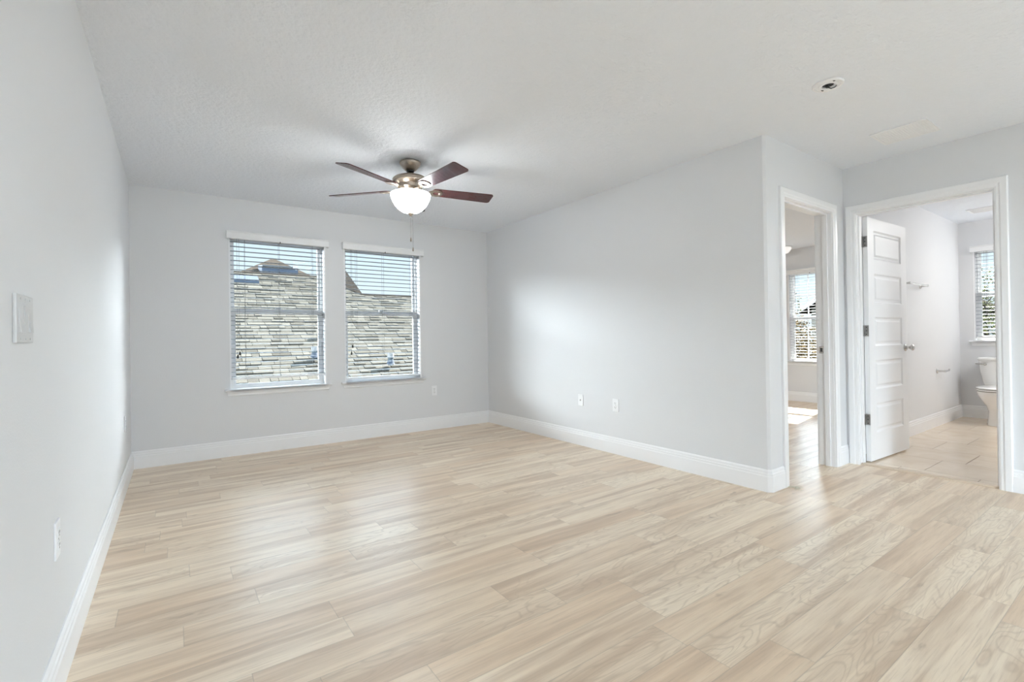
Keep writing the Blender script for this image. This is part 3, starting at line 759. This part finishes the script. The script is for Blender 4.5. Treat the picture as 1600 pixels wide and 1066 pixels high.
# ------------------------------------------------------------------ ceiling fittings
r = thing('smoke_detector_base', (3.250, 1.502, H), 0, 'round white mounting plate with a loose black wire, its detector missing', 'smoke detector')
bm = new(); lathe(bm, [(0, -0.0005), (0.074, -0.0005), (0.074, -0.006), (0.070, -0.010), (0.062, -0.011), (0.060, -0.007), (0.046, -0.007), (0.044, -0.010), (0.030, -0.010), (0.0285, -0.004)], seg=40)
lathe(bm, [(0, -0.003), (0.0285, -0.003)], seg=24)
obj('mounting_ring', bm, M_PLASTIC, r, True)
bm = new(); lathe(bm, [(0, -0.0045), (0.027, -0.0045), (0.027, -0.0035)], seg=20)
for a in (0.9, 0.9 + PI):
    cx, cy = 0.053 * math.cos(a), 0.053 * math.sin(a)
    bx(bm, cx - 0.008, cy - 0.004, -0.0085, cx + 0.008, cy + 0.004, -0.0065)
obj('junction_opening', bm, M_DARK, r)
bm = new(); tube(bm, [(-0.012, 0.006, -0.004), (-0.004, 0.0, -0.018), (0.008, -0.012, -0.026), (0.016, -0.026, -0.022), (0.020, -0.034, -0.014)], 0.0028, 8)
tube(bm, [(0.010, 0.010, -0.004), (0.004, 0.006, -0.016), (-0.008, 0.000, -0.020), (-0.014, -0.004, -0.014)], 0.0026, 8)
bx(bm, -0.016, -0.006, -0.020, 0.004, 0.008, -0.008, bev=0.002)
obj('wire', bm, M_BLACK, r, True)

r = thing('ceiling_vent', (4.390, 1.484, H), 0, 'flat square white return vent on the ceiling before the bathroom doorway', 'ceiling vent', 'ceiling vents')
bm = new()
ring_box_xy = lambda bm, x, y, wd_, z0, z1: (bx(bm, -x, -y, z0, -x + wd_, y, z1), bx(bm, x - wd_, -y, z0, x, y, z1), bx(bm, -x + wd_, -y, z0, x - wd_, -y + wd_, z1), bx(bm, -x + wd_, y - wd_, z0, x - wd_, y, z1))
ring_box_xy(bm, 0.148, 0.153, 0.016, -0.007, -0.0005)
obj('frame', bm, M_PLASTIC, r)
bm = new()
bx(bm, -0.132, -0.137, -0.0045, 0.132, 0.137, -0.0008)
for k in range(18):
    y = -0.128 + k * 0.015
    bx(bm, -0.131, y - 0.0045, -0.0062, 0.131, y + 0.0045, -0.0044)
obj('grille', bm, M_PLASTIC, r)

r = thing('ceiling_vent', (7.72, 1.62, H), 0, 'louvred white vent on the bathroom ceiling', 'ceiling vent', 'ceiling vents')
bm = new(); ring_box_xy(bm, 0.125, 0.20, 0.022, -0.010, -0.0005); obj('frame', bm, M_PLASTIC, r)
bm = new(); bx(bm, -0.103, -0.178, -0.002, 0.103, 0.178, -0.0006); obj('duct_opening', bm, mat('duct_grey', (0.18, 0.18, 0.18), 0.7), r)
bm = new()
for k in range(9):
    x = -0.095 + k * 0.0235
    loft(bm, [[(x, y, -0.003), (x + 0.003, y, -0.003), (x + 0.014, y, -0.014), (x + 0.011, y, -0.014)] for y in (-0.178, 0.178)])
obj('louvres', bm, M_PLASTIC, r)

r = thing('ceiling_or_fill_light', (8.10, 4.075, H), 0, 'white flush ceiling light in the bedroom, partly behind the door casing', 'ceiling light')
bm = new(); lathe(bm, [(0, -0.0005), (0.165, -0.0005), (0.165, -0.018), (0.150, -0.024), (0, -0.024)], seg=40); obj('base_pan', bm, M_PLASTIC, r, True)
bm = new(); lathe(bm, [(0.145, -0.0245), (0.143, -0.040), (0.125, -0.075), (0.10, -0.100), (0.05, -0.108), (0, -0.109)], seg=40); obj('diffuser', bm, M_DIMGLASS, r, True)

r = thing('ceiling_or_fill_light', (6.1, 3.9, H), 0, 'added fill lamp on the bedroom ceiling, hidden by the wall', 'ceiling light')  # extra lamp out of view, brightens the bedroom
bm = new(); lathe(bm, [(0, -0.0005), (0.165, -0.0005), (0.165, -0.018), (0.150, -0.024), (0, -0.024)], seg=40); obj('base_pan', bm, M_PLASTIC, r, True)
bm = new(); lathe(bm, [(0.145, -0.0245), (0.143, -0.040), (0.125, -0.075), (0.10, -0.100), (0.05, -0.108), (0, -0.109)], seg=40); obj('diffuser', bm, M_LIGHTGLASS, r, True)

# ------------------------------------------------------------------ bathroom fittings
r = thing('towel_bar', (6.65, BATHY, 1.572), 0, 'thin chrome towel bar on the bathroom side wall', 'towel bar')
bm = new(); tube(bm, [(-0.30, -0.068, 0), (0.305, -0.068, 0)], 0.008, 14); obj('bar', bm, M_CHROME, r, True)
for s in (-1, 1):
    bm = new(); lathe(bm, [(0, -0.0005), (0.026, -0.0005), (0.026, -0.007), (0.020, -0.012), (0.011, -0.016), (0.0095, -0.055), (0.013, -0.060), (0.013, -0.076), (0, -0.079)], (s * 0.285, 0, 0), 20, axis='Y')
    obj('post', bm, M_CHROME, r, True)
r = thing('toilet_paper_holder', (7.47, BATHY, 0.625), 0, 'empty chrome toilet paper holder low on the bathroom wall', 'toilet paper holder')
bm = new(); lathe(bm, [(0, -0.0005), (0.026, -0.0005), (0.026, -0.008), (0.020, -0.013), (0.012, -0.016), (0.011, -0.060), (0.013, -0.066), (0.013, -0.082), (0, -0.084)], (0, 0, 0), 20, axis='Y'); obj('post', bm, M_CHROME, r, True)
bm = new(); tube(bm, [(0.0, -0.073, 0), (0.15, -0.073, 0.002), (0.163, -0.073, 0.006), (0.168, -0.073, 0.018)], [0.009, 0.009, 0.008, 0.007], 12); obj('arm', bm, M_CHROME, r, True)

r = thing('bath_fill_light', (7.6, 0.2, 2.02), 0, 'added three-globe fill lamp on the bathroom wall, unseen beyond the door frame', 'added light')  # unseen lamp added to brighten the bathroom
obj('back_plate', box(-0.30, 0.0005, -0.04, 0.30, 0.025, 0.04, bev=0.005), M_CHROME, r)
for k in (-1, 0, 1):
    bm = new(); tube(bm, [(k * 0.2, 0.024, 0), (k * 0.2, 0.09, 0), (k * 0.2, 0.10, -0.02)], 0.010, 10); obj('arm', bm, M_CHROME, r)
    bm = new(); bmesh.ops.create_uvsphere(bm, u_segments=20, v_segments=12, radius=0.062, matrix=Matrix.Translation((k * 0.2, 0.10, -0.078))); obj('globe', bm, M_GLOBE, r, True)

r = thing('ceiling_or_fill_light', (7.6, 0.58, H), 0, 'added fill lamp on the bathroom ceiling, unseen above the door frame', 'ceiling light')  # second unseen bathroom lamp, added to light floor and far wall
bm = new(); lathe(bm, [(0, -0.0005), (0.165, -0.0005), (0.165, -0.018), (0.150, -0.024), (0, -0.024)], seg=40); obj('base_pan', bm, M_PLASTIC, r, True)
bm = new(); lathe(bm, [(0.145, -0.0245), (0.143, -0.040), (0.125, -0.060), (0.10, -0.070), (0.05, -0.074), (0, -0.075)], seg=40); obj('diffuser', bm, M_BATHGLASS, r, True)
TY = 1.645
t = thing('toilet', (XF - 0.025, TY, 0), PI, 'white two-piece toilet with lid closed, partly hidden by the door frame', 'toilet')
# local: x forward from the wall (0 = tank back), y to the sitter's left ...
def superell(cx, cy, a, b, z, n=32, p=2.4, front=None):
    out = []
    for i in range(n):
        q = 2 * PI * i / n; cq, sq = math.cos(q), math.sin(q)
        x = (abs(cq) ** (2 / p)) * (1 if cq >= 0 else -1) * a; y = (abs(sq) ** (2 / p)) * (1 if sq >= 0 else -1) * b
        if front and x > 0: x *= front
        out.append((cx + x, cy + y, z))
    return out
bm = new()
loft(bm, [superell(0.115, 0, 0.080, 0.175, 0.425, p=5), superell(0.115, 0, 0.088, 0.186, 0.46, p=5), superell(0.115, 0, 0.098, 0.212, 0.60, p=5), superell(0.115, 0, 0.102, 0.220, 0.72, p=5)])
obj('tank', bm, M_PORC, t, True, 50)
bm = new()
loft(bm, [superell(0.115, 0, 0.104, 0.222, 0.7205, p=5), superell(0.115, 0, 0.112, 0.232, 0.728, p=5), superell(0.115, 0, 0.112, 0.232, 0.748, p=5), superell(0.115, 0, 0.104, 0.222, 0.760, p=5), superell(0.115, 0, 0.06, 0.16, 0.764, p=5)])
obj('tank_lid', bm, M_PORC, t, True, 50)
bm = new()
loft(bm, [superell(0.36, 0, 0.215, 0.105, 0.0, p=3), superell(0.36, 0, 0.212, 0.102, 0.03, p=3), superell(0.36, 0, 0.195, 0.098, 0.16, p=2.8), superell(0.38, 0, 0.205, 0.115, 0.225, p=2.6, front=1.05),
          superell(0.42, 0, 0.225, 0.150, 0.29, p=2.4, front=1.1), superell(0.44, 0, 0.232, 0.176, 0.35, p=2.3, front=1.15), superell(0.44, 0, 0.235, 0.182, 0.388, p=2.3, front=1.16), superell(0.44, 0, 0.215, 0.165, 0.394, p=2.3, front=1.16)])
bx(bm, 0.03, -0.11, 0.30, 0.26, 0.11, 0.424, bev=0.02)
obj('bowl', bm, M_PORC, t, True, 50)
bm = new(); loft(bm, [superell(0.45, 0, 0.225, 0.178, 0.3955, p=2.2, front=1.18), superell(0.45, 0, 0.235, 0.187, 0.400, p=2.2, front=1.18), superell(0.45, 0, 0.235, 0.187, 0.410, p=2.2, front=1.18), superell(0.45, 0, 0.228, 0.180, 0.4135, p=2.2, front=1.18)])
obj('seat', bm, M_PORC, t, True, 50)
bm = new(); loft(bm, [superell(0.45, 0, 0.222, 0.176, 0.417, p=2.2, front=1.18), superell(0.45, 0, 0.233, 0.185, 0.421, p=2.2, front=1.18), superell(0.45, 0, 0.233, 0.185, 0.430, p=2.2, front=1.18), superell(0.45, 0, 0.215, 0.168, 0.437, p=2.2, front=1.18), superell(0.45, 0, 0.12, 0.09, 0.440, p=2.2, front=1.18)])
obj('lid', bm, M_PORC, t, True, 50)
bm = new()
lathe(bm, [(0, 0.0), (0.016, 0.0), (0.016, 0.010), (0.010, 0.018), (0, 0.018)], (0.2155, -0.155, 0.680), 16, axis='X')
tube(bm, [(0.232, -0.150, 0.680), (0.236, -0.19, 0.684), (0.236, -0.235, 0.688)], [0.006, 0.007, 0.008], 10)
obj('flush_lever', bm, M_CHROME, t, True)
for s in (1, -1):
    bm = new(); lathe(bm, [(0.013, 0.0), (0.013, 0.008), (0.009, 0.018), (0, 0.021)], (0.33, s * 0.115, 0.0), 14)
    obj('bolt_cap', bm, M_PORC, t, True)

# ------------------------------------------------------------------ shavings by the bedroom doorway
bm = new(); rnd = random.Random(4)
for k in range(15):
    x, y = 3.845 + rnd.gauss(0, 0.022), 1.960 + rnd.gauss(0, 0.022); a = -0.9 + rnd.gauss(0, 0.5); ln = rnd.uniform(0.03, 0.085); hgt = rnd.uniform(0.002, 0.010)
    n = 5; pa = []
    for i in range(n):
        u = i / (n - 1); pa.append((x + math.cos(a + u * 0.5) * ln * (u - 0.5), y + math.sin(a + u * 0.5) * ln * (u - 0.5), 0.0014 + hgt * math.sin(PI * u)))
    tube(bm, pa, [0.0008, 0.0014, 0.0016, 0.0013, 0.0007], 5)
tag(obj('wood_shavings', bm, M_STRAW), 'small scatter of pale shavings on the floor at the bedroom doorway', 'shavings', kind='stuff')

# ------------------------------------------------------------------ outside
tag(obj('ground', box(-30, D + 1.2, -3.3, 60, 60, -3.2), M_GRASS), 'lawn below the upstairs windows', 'ground', kind=S)
tag(obj('ground_side', box(XF + 1.0, -30, -3.3, 60, D + 1.2, -3.2), M_GRASS), 'lawn beside the house on the bathroom side', 'ground', kind=S)

house = thing('neighbour_house', (0, 0, 0), 0, 'neighbouring house outside the two windows, its grey shingled roof filling the view', 'house')
SL, CS, SN = 0.5, 1 / math.sqrt(1.25), 0.5 / math.sqrt(1.25)
def roofz(y): return 0.54 + SL * (y - 9.0)
def top_y(x):            # upper edge of the near slope
    if x < 3.42: return 13.37
    if x < 4.15: return 13.37 + (12.33 - 13.37) * (x - 3.42) / (4.15 - 3.42)
    return 12.33
bm = new(); tl = bm.faces.layers.float.new('tint')
rr = random.Random(11)
Y0 = 7.75; EXP = 0.143
xs0, xs1 = -3.0, 8.0
k = 0
while True:
    s0 = k * EXP; y0 = Y0 + s0 * CS
    if y0 > 13.4: break
    x = xs0 - rr.uniform(0, 0.3)
    while x < xs1:
        w_ = rr.choice((0.12, 0.16, 0.2, 0.24, 0.3)) ; x1 = x + w_
        ty = top_y((x + x1) / 2)
        y1 = min(y0 + (EXP + 0.02) * CS, ty)
        if y1 > y0 + 0.01:
            th = 0.013 if rr.random() < 0.5 else 0.026
            tint = min(1, max(0, rr.gauss(0.5, 0.28)))
            nv = Vector((0, -SN, CS))
            A = Vector((x, y0, roofz(y0))); B = Vector((x1 - 0.007, y0, roofz(y0))); Cc = Vector((x1 - 0.007, y1, roofz(y1))); Dd = Vector((x, y1, roofz(y1)))
            top = [A + nv * th, B + nv * th, Cc + nv * 0.003, Dd + nv * 0.003]; bot = [A - nv * 0.01, B - nv * 0.01, Cc - nv * 0.01, Dd - nv * 0.01]
            vt = [bm.verts.new(p) for p in top]; vb = [bm.verts.new(p) for p in bot]
            for q in ((vt[0], vt[1], vt[2], vt[3]), (vb[0], vb[1], vt[1], vt[0]), (vb[1], vb[2], vt[2], vt[1]), (vb[3], vb[0], vt[0], vt[3])):
                f = bm.faces.new(q); f[tl] = tint
        x = x1
    k += 1
# solid body under the shingles, and slopes falling away behind the ridges
def quad(bm, pts, tint=0.4):
    f = bm.faces.new([bm.verts.new(p) for p in pts]); f[tl] = tint
e0 = roofz(Y0) - 0.03
quad(bm, [(-3, Y0, e0), (8, Y0, e0), (8, 12.33, roofz(12.33) - 0.03), (4.15, 12.33, roofz(12.33) - 0.03), (3.42, 13.37, roofz(13.37) - 0.03), (-3, 13.37, roofz(13.37) - 0.03)])
quad(bm, [(4.15, 12.33, roofz(12.33)), (8, 12.33, roofz(12.33)), (8, 17, -0.2), (4.15, 17, -0.2)])
quad(bm, [(-3, 13.37, roofz(13.37)), (3.42, 13.37, roofz(13.37)), (3.42, 19, -0.2), (-3, 19, -0.2)])
quad(bm, [(3.42, 13.37, roofz(13.37)), (4.15, 12.33, roofz(12.33)), (4.15, 17, -0.2), (3.42, 19, -0.2)])
obj('roof', bm, M_SHINGLE, house)
bm = new()
tube(bm, [(-3, 13.37, roofz(13.37)), (3.42, 13.37, roofz(13.37)), (4.15, 12.33, roofz(12.33)), (8, 12.33, roofz(12.33))], 0.035, 8)
obj('ridge_cap', bm, M_BROWNROOF, house)
bm = new(); bx(bm, -2.7, 8.2, -3.2, 7.7, 16.5, roofz(8.2) - 0.15); obj('wall', bm, M_SIDING, house)
bm = new(); bx(bm, -3.0, Y0 - 0.03, e0 - 0.16, 8.0, Y0 - 0.001, e0 + 0.02); obj('fascia', bm, M_CAULK, house)
bm = new()
pk = (2.70, 15.9, 3.53)
pts = [(1.42, 13.45, 2.66), (3.36, 13.45, 2.70), (4.0, 20, 2.6), (1.0, 20, 2.6)]
vp = [bm.verts.new(p) for p in pts]; a = bm.verts.new(pk); b2 = bm.verts.new((2.70, 18.5, 3.53))
bm.faces.new((vp[0], vp[1], a)); bm.faces.new((vp[1], vp[2], b2, a)); bm.faces.new((vp[2], vp[3], b2)); bm.faces.new((vp[3], vp[0], a, b2))
obj('rear_roof', bm, M_BROWNROOF, house)
bm = new()
vp = [bm.verts.new(p) for p in [(3.50, 14.2, 2.3), (4.86, 14.2, 2.3), (4.86, 15.8, 2.3), (3.50, 15.8, 2.3)]]; a = bm.verts.new((4.14, 15.0, 3.72))
for i in range(4): bm.faces.new((vp[i], vp[(i + 1) % 4], a))
bm.faces.new(vp[::-1])
obj('rear_roof', bm, M_BROWNROOF, house)
# box vent on the rear roof and low vent near the ridge
bm = new()
loft(bm, [[(x, 13.62, 2.775), (x, 13.62, 2.925), (x, 13.58, 2.945), (x, 14.25, 3.06), (x, 14.4, 2.9)] for x in (2.10, 2.93)])
obj('ridge_vent', bm, M_VENTMETAL, house)
obj('vent_opening', box(2.10, 13.57, 2.945, 2.80, 13.60, 2.985), M_DARK, house)
bm = new()
loft(bm, [[(x, 12.74, roofz(12.74) + 0.01), (x, 12.74, roofz(12.74) + 0.075), (x, 13.05, roofz(13.05) + 0.075), (x, 13.05, roofz(13.05) + 0.01)] for x in (1.15, 1.92)])
obj('roof_vent', bm, M_VENTMETAL, house)
for n_, (px_, py_) in enumerate(((2.335, 9.30), (3.60, 8.98), (2.78, 10.15))):
    z0 = roofz(py_) + 0.045
    lab = ('white plumbing vent pipe on the shingles outside the left window, at its lower right', 'white plumbing vent pipe on the shingles outside the right window', 'plumbing vent pipe higher on the shingles, hidden by the left window frame')[n_]
    vp_ = thing('vent_pipe', (px_, py_, z0), 0, lab, 'vent pipe', 'plumbing vent pipes on the neighbouring roof')
    bm = new(); lathe(bm, [(0.050, 0.024), (0.050, 0.235), (0.043, 0.235), (0.043, 0.20), (0, 0.20)], seg=20); obj('pipe', bm, M_PIPE, vp_, True)
    bm = new(); lathe(bm, [(0.052, 0.13), (0.072, 0.06), (0.085, 0.052)], seg=20); obj('flashing', bm, M_VENTMETAL, vp_, True)
    bm = new(); lathe(bm, [(0.0515, 0.17), (0.060, 0.17), (0.060, 0.245), (0.044, 0.245)], seg=20); obj('pipe_cap', bm, M_CAULK, vp_, True)

# house beyond the bedroom window
hb = thing('distant_house', (0, 0, 0), 0, 'house with pale gable roof seen through the bedroom window', 'house')
bm = new(); prism(bm, [(5.7, -3.2), (9.5, -3.2), (9.5, 2.12), (7.6, 3.36), (5.7, 2.12)], 22.0, 32.0)
for v in bm.verts: v.co = Vector((v.co.z, v.co.x, v.co.y))
obj('wall', bm, M_STUCCO, hb)
bm = new(); prism(bm, [(9.85, 2.05), (7.6, 3.52), (5.35, 2.05), (5.35, 1.92), (7.6, 3.39), (9.85, 1.92)], 21.6, 32.4)
for v in bm.verts: v.co = Vector((v.co.z, v.co.x, v.co.y))
obj('roof', bm, M_BROWNROOF, hb)
bm = new(); prism(bm, [(9.90, 2.04), (7.6, 3.54), (5.30, 2.04), (5.30, 1.86), (7.6, 3.36), (9.90, 1.86)], 21.5, 21.59)
for v in bm.verts: v.co = Vector((v.co.z, v.co.x, v.co.y))
obj('fascia', bm, M_TRIMOUT, hb)
obj('window', box(21.96, 8.55, 1.15, 21.995, 9.15, 1.95), M_VENTMETAL, hb)

def tree(loc, height, crown, leaf, n, seed, label, lsize=0.07):
    """crown: list of (dx, dy, dz, radius, share)"""
    rr = random.Random(seed)
    t = thing('tree', loc, 0, label, 'tree', 'trees outside')
    bm = new(); tube(bm, [(0, 0, 0), (0.05, 0.03, height * 0.3), (-0.04, 0.06, height * 0.6), (0.02, 0.0, height * 0.9)], [0.13, 0.11, 0.08, 0.03], 10)
    for (dx, dy, dz, rad, sh) in crown:
        zb = max(0.5, dz - rad * 0.9)
        for q in range(4):
            a = rr.uniform(0, 2 * PI); e_ = (dx + math.cos(a) * rad * 0.8, dy + math.sin(a) * rad * 0.8, dz + rr.uniform(-0.3, 0.6) * rad)
            tube(bm, [(0, 0, zb * 0.8), (dx * 0.6, dy * 0.6, (zb + dz) / 2), e_], [0.045, 0.03, 0.008], 6)
    obj('trunk', bm, M_BARK, t, True)
    bm = new(); tl = bm.faces.layers.float.new('tint')
    for (dx, dy, dz, rad, sh) in crown:
        for q in range(int(n * sh)):
            u = Vector((rr.gauss(0, 1), rr.gauss(0, 1), rr.gauss(0, 1))).normalized() * rad * (rr.random() ** 0.45)
            p = Vector((dx, dy, dz)) + u
            d = Vector((rr.gauss(0, 1), rr.gauss(0, 1), rr.gauss(0, 0.7))).normalized(); s = d.orthogonal().normalized()
            l_ = lsize * rr.uniform(0.7, 1.3)
            f = bm.faces.new([bm.verts.new(x) for x in (p, p + d * l_ * 0.5 + s * l_ * 0.28, p + d * l_, p + d * l_ * 0.5 - s * l_ * 0.28)]); f[tl] = rr.random()
    obj('foliage', bm, leaf, t)
    return t
tree((13.0, 6.1, -3.2), 5.0, [(0, 0, 3.6, 1.0, 0.35), (0.3, 0.6, 4.2, 0.8, 0.3), (-0.1, -0.5, 3.0, 0.9, 0.35)], M_LEAF_O, 7500, 3, 'rusty brown leafy tree close outside the bedroom window', 0.095)
tree((14.5, 7.4, -3.2), 6.5, [(0, 0, 5.0, 0.8, 0.5), (0.2, 0.5, 5.7, 0.7, 0.5)], M_LEAF_G, 1100, 5, 'sparse green tree behind the rusty tree outside the bedroom')
tree((14.0, 2.6, -3.2), 5.6, [(0, 0, 4.4, 1.2, 0.4), (0.2, 0.8, 4.9, 0.9, 0.3), (0, -0.9, 3.8, 1.1, 0.3)], M_LEAF_G, 4600, 9, 'green leafy tree outside the bathroom window')
